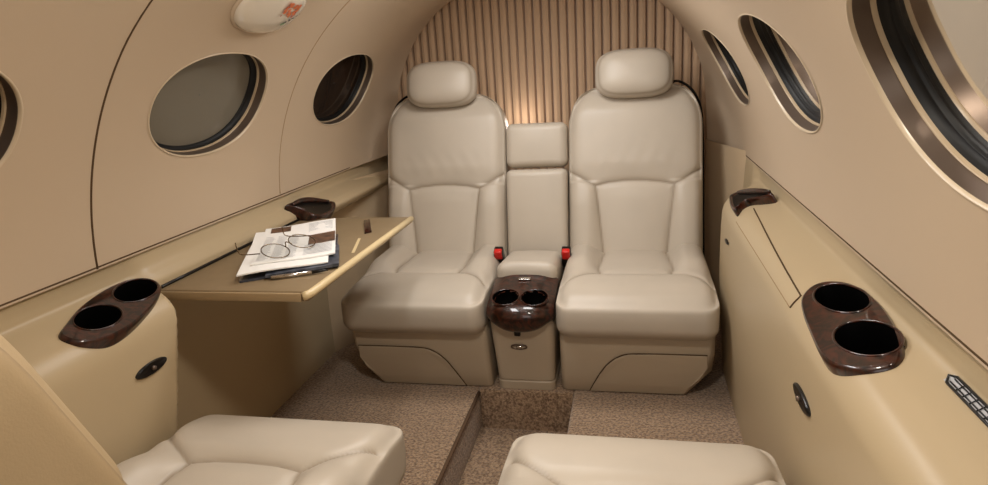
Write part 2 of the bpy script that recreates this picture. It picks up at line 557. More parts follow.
for side in (1, -1):
    ys = rng(-.35, 1.00, 20)[:-1] + rng(1.00, 1.42, 63)[:-1] + rng(1.42, 2.02, 12)[:-1] + rng(2.02, 2.14, 24)[:-1] + rng(2.14, 2.25, 4)[:-1] + rng(2.25, 2.36, 14)[:-1] + rng(2.36, 2.9, 8)
    V = []; F = []; n = len(PROF)
    for y in ys:
        for (x, z) in prof_at(side, y): V.append(Vector((side * x, y, z)))
    for i in range(len(ys) - 1):
        for j in range(n - 1):
            q = (i * n + j, (i + 1) * n + j, (i + 1) * n + j + 1, i * n + j + 1)
            if under_tray(side, sum((V[k] for k in q), Vector()) / 4): continue
            F.append(q if side < 0 else q[::-1])
    o = obj('wall_lower_right' if side > 0 else 'wall_lower_left', V, F, M['side'], fix=False)
    tag(o, kind='structure')
    # dark joint between liner and ledge
    V, F = tube([(side * .7005, y, .7445) for y in rng(-.35, 2.5, 20)], .0028, 6)
    tag(obj('trim_%d' % (6 if side > 0 else 7), V, F, M['groove']), kind='structure')
# black slot behind the table
V, F = tube([(-.6775, y, .6565) for y in rng(1.40, 2.04, 8)], .0042, 6)
tag(obj('trim_8', V, F, M['black']), kind='structure')

# ------------------------------------------------------------------ floor
V, F = box(-.80, -.155, -.35, 2.95, -.14, .07)
o = obj('floor_left', V, F, M['carpet']); bevel_obj(o, .012, 3); tag(o, kind='structure')
V, F = box(.15, .80, -.35, 2.95, -.14, .07)
o = obj('floor_right', V, F, M['carpet']); bevel_obj(o, .012, 3); tag(o, kind='structure')
V, F = box(-.156, .151, 2.066, 2.95, -.14, .07)
o = obj('floor_aft', V, F, M['carpet']); bevel_obj(o, .008, 3); tag(o, kind='structure')
V, F = box(-.17, .17, -.35, 2.08, -.16, -.066)
tag(obj('floor', V, F, M['carpet'], smooth=False), kind='structure')
V, F = tube([(-.1535, y, .064) for y in rng(-.35, 2.06, 12)], .006, 8)
tag(obj('trim_9', V, F, M['carpet_edge']), kind='structure')

# aft wall and curtain
V, F = box(-.9, .9, 2.98, 3.0, -.2, 1.6)
tag(obj('wall_back', V, F, M['dark_wall'], smooth=False), kind='structure')
V = []; F = []
per = .0335; y0 = 2.885
cols = []
x = -.68
i = 0
while x < .68:
    # rounded crest, deep narrow valley
    for fr, dy in ((0, .024), (.09, .010), (.16, .002), (.5, -.002), (.84, .002), (.91, .010)):
        cols.append((x + fr * per, y0 + dy))
    x += per; i += 1
zs = rng(.30, 1.45, 4)
for (x, y) in cols:
    for z in zs: V.append(Vector((x, y, z)))
m_ = len(zs)
for a in range(len(cols) - 1):
    for b in range(m_ - 1):
        F.append((a * m_ + b, (a + 1) * m_ + b, (a + 1) * m_ + b + 1, a * m_ + b + 1))
o = obj('pleated_curtain', V, F, M['curtain'], fix=False, smooth=False)
tag(o, 'tan pleated curtain hanging behind the rear seats inside the arch', 'curtain')

# ------------------------------------------------------------------ seats
HW = .2325
def frame(cx, s, y0, fd):
    """seat frame: u outer +, f forward from joint, z up"""
    return lambda u, ff, z: Vector((cx + s * u, y0 + fd * ff, z))

def cushion_mesh():
    V, N, F = rbox(HW, .25, .081, .045, (76, 90, 28))
    cp = [(.103, -.02), (.112, .10), (.117, .19), (.108, .238), (.06, .247), (0, .249)]
    dg = [(.110, .236), (.150, .262), (.185, .288), (.215, .318)]
    lines = [cp, [(-a, b) for a, b in cp], dg, [(-a, b) for a, b in dg]]
    out = []; se = []
    for p, n in zip(V, N):
        u, ff, z = p.x, p.y + .195, p.z + .356     # f -.055 .. .445, z .293 .. .437
        top = sm(.2, .8, n.z)
        au = abs(u)
        # front roll: upper front edge falls off, front face bulges out
        if ff > .27:
            z -= .020 * ((ff - .27) / .175) ** 2 * sm(-.03, .06, p.z)
        z -= .012 * top                                    # base height of the top
        z += top * (.034 * sm(.105, .165, au) * (1 - sm(.16, .30, ff)))          # bolsters at the rear
        z += top * .010 * (1 - (u / .13) ** 2) * (1 if au < .13 else 0) * (1 - sm(.20, .26, ff)) * 1.0
        z += top * .010 * sm(.23, .29, ff) * (1 - sm(.34, .44, ff))
        z -= top * .014 * max(0, (au - .17) / .0625) ** 2
        ff += .010 * sm(.38, .44, ff) * (1 - ((p.z) / .081) ** 2)
        if p.z < -.02: ff -= .010 * sm(.30, .38, ff) * sm(.03, .081, -p.z)
        w = 0
        if top > .3:
            d = min(pl_dist(u, p.y + .195, L) for L in lines)
            w = math.exp(-(d / .0042) ** 2); g2 = math.exp(-(d / .014) ** 2)
            z -= .005 * w + .005 * g2
        # side welt seam
        if abs(n.x) > .8 or (n.y > .8 and False):
            pass
        out.append((u, ff, z)); se.append(.75 * w)
    return out, F, se
CUSH = cushion_mesh()

def back_mesh():
    H = .70
    V, N, F = rbox(HW - .004, .065, H / 2, .034, (92, 16, 150))
    kink = (.134, .332)
    mid = [(-.134, .332), (-.09, .342), (-.04, .347), (0, .348), (.04, .347), (.09, .342), (.134, .332)]
    wing = [(.134, .332), (.160, .347), (.195, .368), (.24, .395)]
    panel = [(.134, .332), (.128, .29), (.120, .22), (.110, .12), (.102, .02), (.098, -.03)]
    mr = lambda L: [(-a, b) for a, b in L]
    lines = [mid, wing, mr(wing), panel, mr(panel)]
    out = []; se = []
    rnd = random.Random(3)
    for p, n in zip(V, N):
        h = p.z + H / 2 - .02        # -.02 .. .68
        d = p.y - .065               # -.13 .. 0 (front face at 0)
        u = p.x
        wid = 1.0
        if h > .535:
            q = min(1, (h - .535) / .146)
            wid = (.2285 - .105 * (1 - math.sqrt(max(0, 1 - q * q)))) / .2285
        au = abs(u)
        fr = sm(.3, .9, n.y)
        # upholstery shape
        if h < .345:
            d += fr * (.020 * sm(.10, .165, au) * (1 - .6 * sm(.26, .36, h)))
            d += fr * .008 * max(0, 1 - (u / .12) ** 2) * sm(-.02, .1, h) * (1 - sm(.28, .345, h))
        else:
            d += fr * (.012 * (1 - (u / .23) ** 2) * sm(.345, .42, h) * (1 - .5 * sm(.55, .68, h)))
            d += fr * .0004 * math.sin(u * 120 + 3 * math.sin(h * 21)) * sm(.36, .40, h) * (1 - sm(.42, .5, h)) * (1 - sm(.12, .18, au))
        d += fr * -.016 * max(0, (au - .17) / .058) ** 2
        d += fr * -.03 * sm(.58, .68, h)
        w = 0
        if fr > .2:
            dd = min(pl_dist(u, h, L) for L in lines)
            w = math.exp(-(dd / .0038) ** 2); g2 = math.exp(-(dd / .013) ** 2)
            d -= .004 * w + .005 * g2
        # gusset seam on the sides
        ws = 0
        if n.y < .6 and n.y > -.6:
            ws = math.exp(-((p.y - .046) / .004) ** 2)
        out.append((u * wid, h, d)); se.append(max(.8 * w, .6 * ws))
    return out, F, se
BACK = back_mesh()

def head_mesh():
    V = []; F = []; se = []
    A, B, C = .1315, .086, .058
    nu, nv = 64, 40
    for j in range(nv + 1):
        v = -PI / 2 + PI * j / nv
        for i in range(nu):
            t = 2 * PI * i / nu
            def sp(c, e): return math.copysign(abs(c) ** e, c)
            e1, e2 = .62, .80
            cu = sp(math.cos(v), e2)
            x = A * sp(math.cos(t), e1) * cu
            z = B * sp(math.sin(t), e1) * cu
            y = C * sp(math.sin(v), e2)
            if z < 0: z *= .92
            ws = math.exp(-((y - .030) / .004) ** 2)
            k = 1 - .02 * ws
            V.append((x * k, z * k, y)); se.append(.5 * ws)
    for j in range(nv):
        for i in range(nu):
            i2 = (i + 1) % nu
            F.append((j * nu + i, j * nu + i2, (j + 1) * nu + i2, (j + 1) * nu + i))
    return V, F, se
HEAD = head_mesh()

def base_mesh(T, z0=.07, z1=.305):
    def poly(ch, chf, f1, w):
        # outer(+u) front corner chamfered
        return [(-w, -.02), (w, -.02), (w, f1 - chf), (w - ch, f1), (-w + .012, f1), (-w, f1 - .012)]
    rings = [[T(u, ff, z) for u, ff in poly(ch, cf, f1, w)] for z, ch, cf, f1, w in
             ((z0, .085, .15, .350, .2300), (z0 + .07, .035, .06, .372, .2295), (z0 + .15, .016, .02, .385, .2290), (z1, .012, .014, .392, .2280))]
    return loft(rings)

def build_seat(name, cx, s, y0, fd, label, group, tilt, h_off, leather_key='leather', headrest=True, back_dy=0.0):
    T = frame(cx, s, y0, fd)
    root = empty(name, (cx, y0 + fd * .2, .07))
    tag(root, label, 'seat', group)
    L = M[leather_key]
    V, F, se = CUSH
    child(obj('seat_cushion', [T(u, a, z) for u, a, z in V], F, M['leather'], seam=se), root)
    ct, st = math.cos(tilt), math.sin(tilt)
    def B(u, h, d): return T(u, .03 + back_dy - h * st + d * ct, .33 + h_off + h * ct + d * st)
    V, F, se = BACK
    child(obj('backrest', [B(*p) for p in V], F, L, seam=se), root)
    if headrest:
        V, F, se = HEAD
        hd = child(obj('headrest', [B(u, h + .708, d + .012) for u, h, d in V], F, L, seam=se), root)
        for k in (-.05, .05):
            v, ff = tube([B(k, .60, -.05), B(k, .70, -.03)], .006, 8)
            child(obj('headrest_post', v, ff, M['chrome']), root)
    V, F = base_mesh(T)
    o = obj('seat_base', V, F, M['base'], smooth=False); bevel_obj(o, .006, 2); child(o, root)
    # shallow lower access panel with curved inner end, lying on the base front
    def fz(z):   # front face f at height z
        zs = [(.07, .350), (.14, .372), (.22, .385), (.305, .392)]
        for (a, fa), (b, fb) in zip(zs, zs[1:]):
            if a <= z <= b: return fa + (fb - fa) * (z - a) / (b - a)
        return .35
    out = [(-.142, .074), (-.128, .105), (-.110, .142), (-.088, .176), (-.060, .203), (-.022, .219), (.06, .222), (.14, .222), (.205, .222),
           (.208, .18), (.188, .14), (.160, .105), (.143, .074)]
    ring0 = [T(u, fz(z) - .004, z) for u, z in out]; ring1 = [T(u, fz(z) + .003, z) for u, z in out]
    ring2 = [T(u * .985 + .0005, fz(z) + .0055, .15 + (z - .15) * .97) for u, z in out]
    V, F = loft([ring0, ring1, ring2])
    child(obj('base_panel', V, F, M['base'], smooth=False), root)
    edge = [T(u, fz(z) + .0025, z) for u, z in out[:9]]
    V, F = tube(catmull(edge, 5), .0020, 6)
    child(obj('base_panel_joint', V, F, M['groove']), root)
    return root, T, B

ra = build_seat('cabin_seat', .3425, 1, 2.44, -1, 'cream leather rear seat on the right, close to the wall with the closed table lid', None, math.radians(14), 0)
rb = build_seat('cabin_seat', -.3425, -1, 2.44, -1, 'cream leather rear seat on the left, behind the folded-out table', None, math.radians(14), 0)
# forward seats face aft
fa = build_seat('cabin_seat', -.3425, -1, .885, 1, 'cream leather front seat at lower left, its backrest edge in view', None, math.radians(23), .045, 'leather_shaded', True, -.072)
fb = build_seat('cabin_seat', .3425, 1, .885, 1, 'cream leather front seat whose cushion shows at bottom centre right of the aisle', None, math.radians(66), .04, 'leather_shaded', False, -.02)

# shoulder belts over the outer shoulder of the rear backrests
for (root, T, B), s in ((ra, 1), (rb, -1)):
    pts = [B(.10, .665, -.075), B(.135, .690, -.055), B(.165, .683, -.050), B(.200, .655, -.060), B(.228, .60, -.085), B(.236, .50, -.10), B(.238, .30, -.11), B(.238, .05, -.11)]
    V, F = tube(catmull(pts, 6), .014, 8, flat=.3)
    child(obj('shoulder_belt', V, F, M['webbing']), root)

# buckles either side of the console
for s, root in ((1, ra[0]), (-1, rb[0])):
    pts = [(s * .118, 2.40, .34), (s * .117, 2.37, .385), (s * .115, 2.345, .43)]
    V, F = tube(catmull(pts, 5), .012, 8, flat=.6)
    child(obj('buckle_stalk', V, F, M['webbing']), root)
    v, n, ff = rbox(.016, .016, .038, .005, (6, 6, 8))
    R_ = Matrix.Rotation(math.radians(28), 4, 'X')
    hs = child(obj('belt_buckle', [R_ @ p + Vector((s * .116, 2.336, .438)) for p in v], ff, M['black']), root)
    v, n, ff = rbox(.0135, .010, .018, .004, (6, 6, 6))
    o = obj('release_button', [R_ @ (p + Vector((0, -.010, .024))) + Vector((s * .116, 2.336, .438)) for p in v], ff, M['red'])
    o['label'] = 'red release button'
    o.parent = hs; o.matrix_parent_inverse = (Matrix.Translation(root.location) @ hs.matrix_parent_inverse).inverted()

# ------------------------------------------------------------------ centre backrest pads
cb = empty('centre_cushion', (0, 2.5, .42))
tag(cb, 'narrow cream leather cushion of two stacked pads between the rear seatbacks', 'cushion')
def pad(name, zc, hz, hx, yb, hy, tilt, r):
    V, N, F = rbox(hx, hy, hz, r, (40, 14, 44))
    c, s = math.cos(tilt), math.sin(tilt)
    P = []
    for p, n in zip(V, N):
        y = p.y - .010 * sm(.2, .9, -n.y) * (1 - (p.x / hx) ** 2) * (1 - .5 * (p.z / hz) ** 2)
        P.append(Vector((p.x, yb + y * c + p.z * s, zc + p.z * c - y * s)))
    child(obj(name, P, F, M['leather']), cb)
pad('upper_pad', .790, .079, .1105, 2.565, .045, math.radians(10), .026)
pad('lower_pad', .545, .163, .1105, 2.525, .06, math.radians(10), .022)

# ------------------------------------------------------------------ centre console
cc = empty('centre_console', (0, 2.2, .07))
tag(cc, 'slim cream centre console with burl wood cup holder top between the rear seats', 'console')
def rrect(hw, y0, y1, r, z, k=6):
    pts = []
    for cx, cy, a0 in ((hw - r, y0 + r, -90), (hw - r, y1 - r, 0), (-hw + r, y1 - r, 90), (-hw + r, y0 + r, 180)):
        for i in range(k + 1):
            a = math.radians(a0 + 90 * i / k)
            pts.append(Vector((cx + r * math.cos(a), cy + r * math.sin(a), z)))
    return pts
V, F = loft([rrect(.0915, 2.078, 2.42, .022, .108), rrect(.0945, 2.066, 2.42, .024, .18), rrect(.0985, 2.050, 2.42, .026, .26), rrect(.1000, 2.040, 2.42, .028, .325)])
o = obj('console_body', V, F, M['base'], angle=40); child(o, cc)
V, F = loft([rrect(.0925, 2.084, 2.42, .022, .0705), rrect(.0925, 2.080, 2.42, .022, .098), rrect(.0895, 2.083, 2.42, .021, .102), rrect(.0895, 2.083, 2.42, .021, .107)])
child(obj('toe_trim', V, F, M['base'], angle=30), cc)
# wood top: profile in (y,z) swept over x with rounded shoulders
prof = catmull([(0, 2.050, .294), (0, 2.006, .302), (0, 1.985, .328), (0, 1.984, .360), (0, 2.002, .384), (0, 2.045, .398), (0, 2.110, .412), (0, 2.190, .432)], 6)
def wood_pt(q, u, side_drop=1):
    # q along profile 0..1, u -1..1 across
    s = q * (len(prof) - 1); i = min(int(s), len(prof) - 2); k = s - i
    p = prof[i].lerp(prof[i + 1], k)
    fall = abs(u) ** 3
    cz = .35
    y = p.y + fall * .042 * (1 - sm(.45, .9, q))
    z = p.z - fall * .022 * sm(.35, .7, q) + abs(u) ** 2.5 * .034 * (1 - sm(.05, .5, q))
    hw = .103 - .010 * sm(.30, 0, q)
    return Vector((u * hw, y, z))
nq, nu_ = 48, 40
cups = ((-.0435, .520), (.0435, .520))
def wn_(q, u):
    a = wood_pt(min(1, q + .01), u) - wood_pt(max(0, q - .01), u); b = wood_pt(q, min(1, u + .01)) - wood_pt(q, max(-1, u - .01))
    n = b.cross(a); n.normalize()
    return n if n.z > 0 or n.y < 0 else -n
V = []; F = []
for i in range(nq + 1):
    for j in range(nu_ + 1):
        V.append(wood_pt(i / nq, -1 + 2 * j / nu_))
C_ = [wood_pt(.72, x / .103) for x in (-.0435, .0435)]
CN = [wn_(.72, x / .103) for x in (-.0435, .0435)]
def inhole(p):
    for c in C_:
        if abs(p.x - c.x) < .037 and (p - c).length < .037: return True
    return False
for i in range(nq):
    for j in range(nu_):
        q = (i * (nu_ + 1) + j, i * (nu_ + 1) + j + 1, (i + 1) * (nu_ + 1) + j + 1, (i + 1) * (nu_ + 1) + j)
        c = (V[q[0]] + V[q[2]]) / 2
        if not inhole(c): F.append(q)
# side skirts down to the console body
o0 = len(V)
for u in (-1, 1):
    for i in range(nq + 1):
        p = wood_pt(i / nq, u); V.append(p); V.append(Vector((p.x * .975, p.y + .02, min(p.z, .318))))
for s_ in range(2):
    for i in range(nq):
        a = o0 + s_ * 2 * (nq + 1) + 2 * i
        F.append((a, a + 1, a + 3, a + 2))
wd = obj('wood_top', V, F, M['wood'], fix=True); child(wd, cc)
for c, n in zip(C_, CN):
    a = Vector((1, 0, 0)); b = n.cross(a); b.normalize()
    rings = []
    for r, d in ((.0440, -.004), (.0440, .0030), (.0425, .0042), (.0405, .0030), (.0395, -.004), (.0385, -.06), (.001, -.061)):
        rings.append([c + a * (r * math.cos(t)) + b * (r * math.sin(t)) + n * d for t in [2 * PI * k / 40 for k in range(40)]])
    V, F = loft(rings[:4], cap=False)
    rim = obj('cup_rim', V, F, M['wood'], fix=False); child(rim, cc)
    V, F = loft(rings[3:], cap=False)
    child(obj('cup_well', V, F, M['well'], fix=False), cc)
# chrome latch plate on the wood, small catch below, oval badge on the body
p = wood_pt(.92, 0)
v, n, ff = rbox(.020, .010, .003, .0025, (8, 6, 4))
child(obj('latch_plate', [q + p + Vector((0, 0, .002)) for q in v], ff, M['chrome']), cc)
v, n, ff = rbox(.010, .006, .008, .004, (6, 6, 6))
child(obj('catch', [q + Vector((-.012, 2.038, .284)) for q in v], ff, M['black']), cc)
V, F = tube([Vector((-.012 + .024 * math.cos(t), 2.0505 + .004 * (1 - math.sin(t)), .232 + .009 * math.sin(t))) for t in [2 * PI * k / 32 for k in range(32)]], .0028, 8, closed=True)
child(obj('latch_ring', V, F, M['satin']), cc)
v, n, ff = rbox(.009, .004, .0045, .003, (6, 6, 6))
child(obj('latch_button', [q + Vector((-.012, 2.053, .232)) for q in v], ff, M['chrome']), cc)
# padded lid behind the wood
V, N, F = rbox(.0985, .115, .050, .028, (36, 36, 12))
P = []
for p, n in zip(V, N):
    P.append(Vector((p.x, p.y + 2.290, p.z + .402 + .006 * (1 - (p.x / .0985) ** 2) * sm(.2, .9, n.z) - .10 * (p.y))))
child(obj('armrest_lid', P, F, M['leather']), cc)

# ------------------------------------------------------------------ fold out table on the left
tb = empty('folding_table', (-.5, 1.72, .64))
tag(tb, 'khaki fold-out table extending from the left wall, papers lying on it', 'table')
V, F = box(-.676, -.322, 1.388, 2.045, .632, .6545)
o = obj('table_top', V, F, M['table'], smooth=False); bevel_obj(o, .004, 3); child(o, tb)
pts = [(-.330, 1.383, .6455), (-.323, 1.386, .6470), (-.3195, 1.397, .6475), (-.3195, 1.60, .6475), (-.3195, 1.85, .6475), (-.3195, 2.044, .6475)]
V, F = tube(pts, .0092, 10)
child(obj('table_edge', V, F, M['table_edge']), tb)
V, F = box(-.672, -.334, 1.381, 1.389, .633, .652)
o = obj('table_front_edge', V, F, mat('table_front', (150, 128, 96), rough=.4)); bevel_obj(o, .003, 2); child(o, tb)
# hinge latch: dark stud set into the top
def slab(corners, z0, z1):
    return loft([[Vector((x, y, z0)) for x, y in corners], [Vector((x, y, z1)) for x, y in corners]])
V, F = slab([(-.447, 1.985), (-.433, 1.998), (-.372, 1.862), (-.386, 1.846)], .654, .6605)
o = obj('table_latch', V, F, M['wood'], smooth=False); bevel_obj(o, .002, 2); child(o, tb)
V, F = slab([(-.386, 1.80), (-.378, 1.80), (-.338, 1.665), (-.346, 1.665)], .654, .6552)
child(obj('pale_strip', V, F, M['table_edge'], smooth=False), tb)  # thin pale strip on the table top

# papers
nA = Vector((-.511, 1.432)); ex = Vector((.168, .110)); ey = Vector((-.150, .328))
def pp(a, b): return nA + ex * a + ey * b
def sheet(a0, a1, b0, b1, z0, z1, curl=0):
    V = []; F = []; n = 10
    for lay in (z0, z1):
        for i in range(n + 1):
            for j in range(n + 1):
                a = a0 + (a1 - a0) * i / n; b = b0 + (b1 - b0) * j / n
                q = pp(a, b); V.append(Vector((q.x, q.y, lay + curl * sm(.6, 1, j / n) ** 2 * .02 + .002 * math.sin(a * 5 + b * 3) * (curl > 0))))
    m = (n + 1) ** 2
    for i in range(n):
        for j in range(n):
            k = i * (n + 1) + j
            F.append((k, k + 1, k + n + 2, k + n + 1)); F.append((m + k, m + k + n + 1, m + k + n + 2, m + k + 1))
    for i in range(n):
        for (k, l) in ((i, i + 1), (n * (n + 1) + i, n * (n + 1) + i + 1), (i * (n + 1), (i + 1) * (n + 1)), (i * (n + 1) + n, (i + 1) * (n + 1) + n)):
            F.append((k, l, m + l, m + k))
    return V, F
mg = empty('magazine', (-.46, 1.6, .655))
tag(mg, 'dark glossy magazine lying underneath the folded newspaper on the table', 'magazine')
V, F = sheet(.02, 1.08, .0, .86, .6548, .660)
child(obj('cover', V, F, M['mag_cover'], angle=40), mg)
V, F = sheet(.30, 1.10, -.035, .45, .6605, .6665)
child(obj('inner_pages', V, F, M['photo_dark'], angle=40), mg)
pn = empty('ballpoint_pen', (-.41, 1.48, .66))
tag(pn, 'slim silver pen lying along the near edge of the magazine on the table', 'pen')
a, b = pp(.36, -.05), pp(.80, -.075)
V, F = tube([Vector((a.x, a.y, .6605)), Vector((b.x, b.y, .6605))], .0045, 10)
child(obj('barrel', V, F, M['chrome']), pn)
c = pp(.98, -.085)
V, F = tube([Vector((b.x, b.y, .6605)), Vector((c.x, c.y, .6605))], lambda t: .0045 - .003 * t, 10)
child(obj('grip', V, F, M['black']), pn)
nw = empty('newspaper', (-.5, 1.66, .667))
tag(nw, 'folded white newspaper on top of the magazine on the fold-out table', 'newspaper')
V, F = sheet(.0, .98, .0, 1.0, .6705, .6735, .5)
child(obj('lower_sheet', V, F, M['paper'], angle=40), nw)
V, F = sheet(.12, 1.06, .14, 1.05, .6745, .6775, .5)
child(obj('upper_sheet', V, F, M['paper'], angle=40), nw)
def lift(b): return .5 * sm(.6, 1, (b - .14) / .91) ** 2 * .02
V = []; F = []
def patch(a0, a1, b0, b1, z, nb=6):
    v = []; f_ = []
    for i in range(nb + 1):
        b = b0 + (b1 - b0) * i / nb
        for a in (a0, a1):
            q = pp(a, b); v.append(Vector((q.x, q.y, z + lift(b) + .002 * math.sin(a * 5 + b * 3))))
    for i in range(nb): f_.append((2 * i, 2 * i + 1, 2 * i + 3, 2 * i + 2))
    return v, f_
child(obj('brown_photo', *patch(.72, 1.055, .46, .74, .6780), M['photo_brown'], fix=False), nw)
child(obj('dark_photo', *patch(.20, .46, .92, 1.03, .6780), M['photo_brown'], fix=False), nw)
bars = []
rr = random.Random(8)
for col_ in range(3):
    a0 = .16 + col_ * .155
    for row in range(22):
        b0 = .20 + row * .030
        bars.append(patch(a0, a0 + .13 * rr.uniform(.7, 1), b0, b0 + .010, .6779, 1))
for row in range(8):
    bars.append(patch(.68, 1.02, .22 + row * .034, .232 + row * .034, .6779, 1))
    bars.append(patch(.70, 1.02, .83 + row * .024, .838 + row * .024, .6779, 1))
V, F = join(*bars)
child(obj('print_lines', V, F, M['paper_grey'], fix=False), nw)
# spectacles
gl = empty('eyeglasses', (-.5, 1.62, .677))
tag(gl, 'thin wire-rimmed eyeglasses resting open on top of the newspaper', 'glasses')
c1 = Vector((-.484, 1.555)); c2 = Vector((-.461, 1.640))
axis = (c2 - c1).normalized(); perp = Vector((-axis.y, axis.x))
def lensring(c, rx, ry, z):
    return [Vector((c.x + axis.x * rx * math.cos(t) + perp.x * ry * math.sin(t), c.y + axis.y * rx * math.cos(t) + perp.y * ry * math.sin(t), z + .012 * (1 + math.sin(t)) )) for t in [2 * PI * k / 36 for k in range(36)]]
for c in (c1, c2):
    rg = lensring(c, .034, .028, .681)
    V, F = tube(rg, .0013, 6, closed=True)
    child(obj('rim', V, F, M['wire']), gl)
    child(obj('lens', rg, [tuple(range(36))], M['lens'], smooth=False), gl)
mid = (c1 + c2) / 2
bz = .697
V, F = tube(catmull([Vector((c1.x + axis.x * .034, c1.y + axis.y * .034, .695)), Vector((mid.x + perp.x * .008, mid.y + perp.y * .008, .702)), Vector((c2.x - axis.x * .034, c2.y - axis.y * .034, .695))], 6), .0015, 6)
child(obj('bridge', V, F, M['wire']), gl)
for c, sg in ((c1, -1), (c2, 1)):
    h = c + axis * (sg * .038) + perp * .010
    e = h + perp * .055 + axis * (sg * .002); e2 = h + perp * .078 + axis * (sg * -.006)
    V, F = tube(catmull([Vector((h.x, h.y, .696)), Vector((e.x, e.y, .690)), Vector((e2.x, e2.y, .695)), Vector((e2.x + perp.x * .004, e2.y + perp.y * .004, .715))], 8), .0014, 6)
    child(obj('temple', V, F, M['wire']), gl)

# ------------------------------------------------------------------ wall fittings
def tray(side, label):
    """burl cup tray lying in the ledge"""
    c, N, Sx = tray_frame(side)
    Y = Vector((0, 1, 0))
    root = empty('cup_holder_tray', c); tag(root, label, 'cup holder', None)
    def pt(y, s, d): return c + Y * y + Sx * s + N * d
    ol = [(p.x, p.y) for p in catmull([(a, b, 0) for a, b in TRAY[side]], 6, closed=True)]
    my = sum(p[0] for p in ol) / len(ol); ms = sum(p[1] for p in ol) / len(ol)
    rings = [[pt(my + (a - my) * k_, ms + (b - ms) * k_, d) for a, b in ol] for k_, d in ((1.0, -.022), (1.012, -.004), (1.012, .003), (.985, .007), (.955, .0085))]
    V, F = loft(rings, cap=False)
    o0 = len(V)
    bm = bmesh.new()
    loops = [[bm.verts.new(p) for p in rings[-1]]]
    def wp(w, k, t, d):
        wy, ws, a, b, al = w
        x, y = a * k * math.cos(t), b * k * math.sin(t)
        return pt(wy + x * math.cos(al) - y * math.sin(al), ws + x * math.sin(al) + y * math.cos(al), d)
    TS = [2 * PI * k / 44 for k in range(44)]
    for w in WELL[side]:
        loops.append([bm.verts.new(wp(w, 1, t, .0085)) for t in TS])
    es = []
    for L in loops:
        for i in range(len(L)): es.append(bm.edges.new((L[i], L[(i + 1) % len(L)])))
    bmesh.ops.triangle_fill(bm, edges=es, use_beauty=True, use_dissolve=False)
    bm.verts.index_update()
    V += [v.co.copy() for v in bm.verts]
    for fc in bm.faces: F.append(tuple(o0 + v.index for v in fc.verts))
    bm.free()
    child(obj('wood_plate', V, F, M['wood'], angle=50), root)
    for w in WELL[side]:
        V, F = loft([[wp(w, k, t, d) for t in TS] for k, d in ((1.0, .0085), (.98, .006), (.95, -.035), (.90, -.07), (.01, -.072))], cap=False)
        child(obj('cup_well', V, F, M['well'], fix=False), root)
        V, F = tube([wp(w, 1.02, t, .0085) for t in TS], .0020, 6, closed=True)
        child(obj('well_rim', V, F, M['wood']), root)
    return root
tray(-1, 'oval burl wood cup holder on the left ledge, in front of the table')
tray(1, 'oval burl wood cup holder on the right ledge, ahead of the closed table lid')

HOUT = {-1: [(-.120, .045), (-.068, .045), (-.018, .031), (.031, .002), (.082, -.021), (.063, -.041), (.007, -.055), (-.059, -.053), (-.090, -.034), (-.086, -.003), (-.102, .024)],
        1: [(.104, -.041), (.090, -.013), (.030, .019), (-.020, .042), (-.080, .048), (-.098, .042), (-.062, .012), (-.030, -.012), (-.034, -.033), (-.052, -.055), (-.004, -.058), (.060, -.052)]}
def latch(side, parent):
    """dark glossy finger latch: leaf shaped bezel, hollow, lever"""
    t = math.radians(30)
    c = Vector((side * .655, 2.10, .684)); N = Vector((-side * math.sin(t), 0, math.cos(t))); Sx = Vector((side * math.cos(t), 0, math.sin(t))); Y = Vector((0, 1, 0))
    def pt(y, s, d): return c + Y * y + Sx * s + N * d
    ol = [(p.x, p.y) for p in catmull([(a, b, 0) for a, b in HOUT[side]], 5, closed=True)]
    my = sum(p[0] for p in ol) / len(ol); ms = sum(p[1] for p in ol) / len(ol)
    def sc(k, d): return [pt(my + (a - my) * k, ms + (b - ms) * k, d) for a, b in ol]
    V, F = loft([sc(1, -.03), sc(1.0, .002), sc(.96, .007), (sc(.86, .008)), sc(.80, .004)], cap=False)
    bz = child(obj('finger_latch', V, F, M['wood'], fix=False), parent)
    V, F = loft([sc(.80, .005), sc(.74, .0045), sc(.02, .0045)], cap=False)
    o = obj('finger_hollow', V, F, M['black'], fix=False); o.parent = bz; o.matrix_parent_inverse = Matrix.Translation(parent.location).inverted() @ Matrix.Identity(4)
    o.matrix_parent_inverse = (Matrix.Translation(parent.location) @ bz.matrix_parent_inverse).inverted()
    if side < 0: path = [(-.100, .034), (-.050, .034), (.0, .018), (.055, -.016)]
    else: path = [(-.080, .044), (-.030, .026), (.03, .002), (.075, -.020)]
    V, F = tube(catmull([pt(a, b, .010) for a, b in path], 8), lambda q: .004 + .005 * math.sin(PI * q), 8)
    o = obj('lever', V, F, M['wood']); o.parent = bz
    o.matrix_parent_inverse = (Matrix.Translation(parent.location) @ bz.matrix_parent_inverse).inverted()
latch(-1, tb)

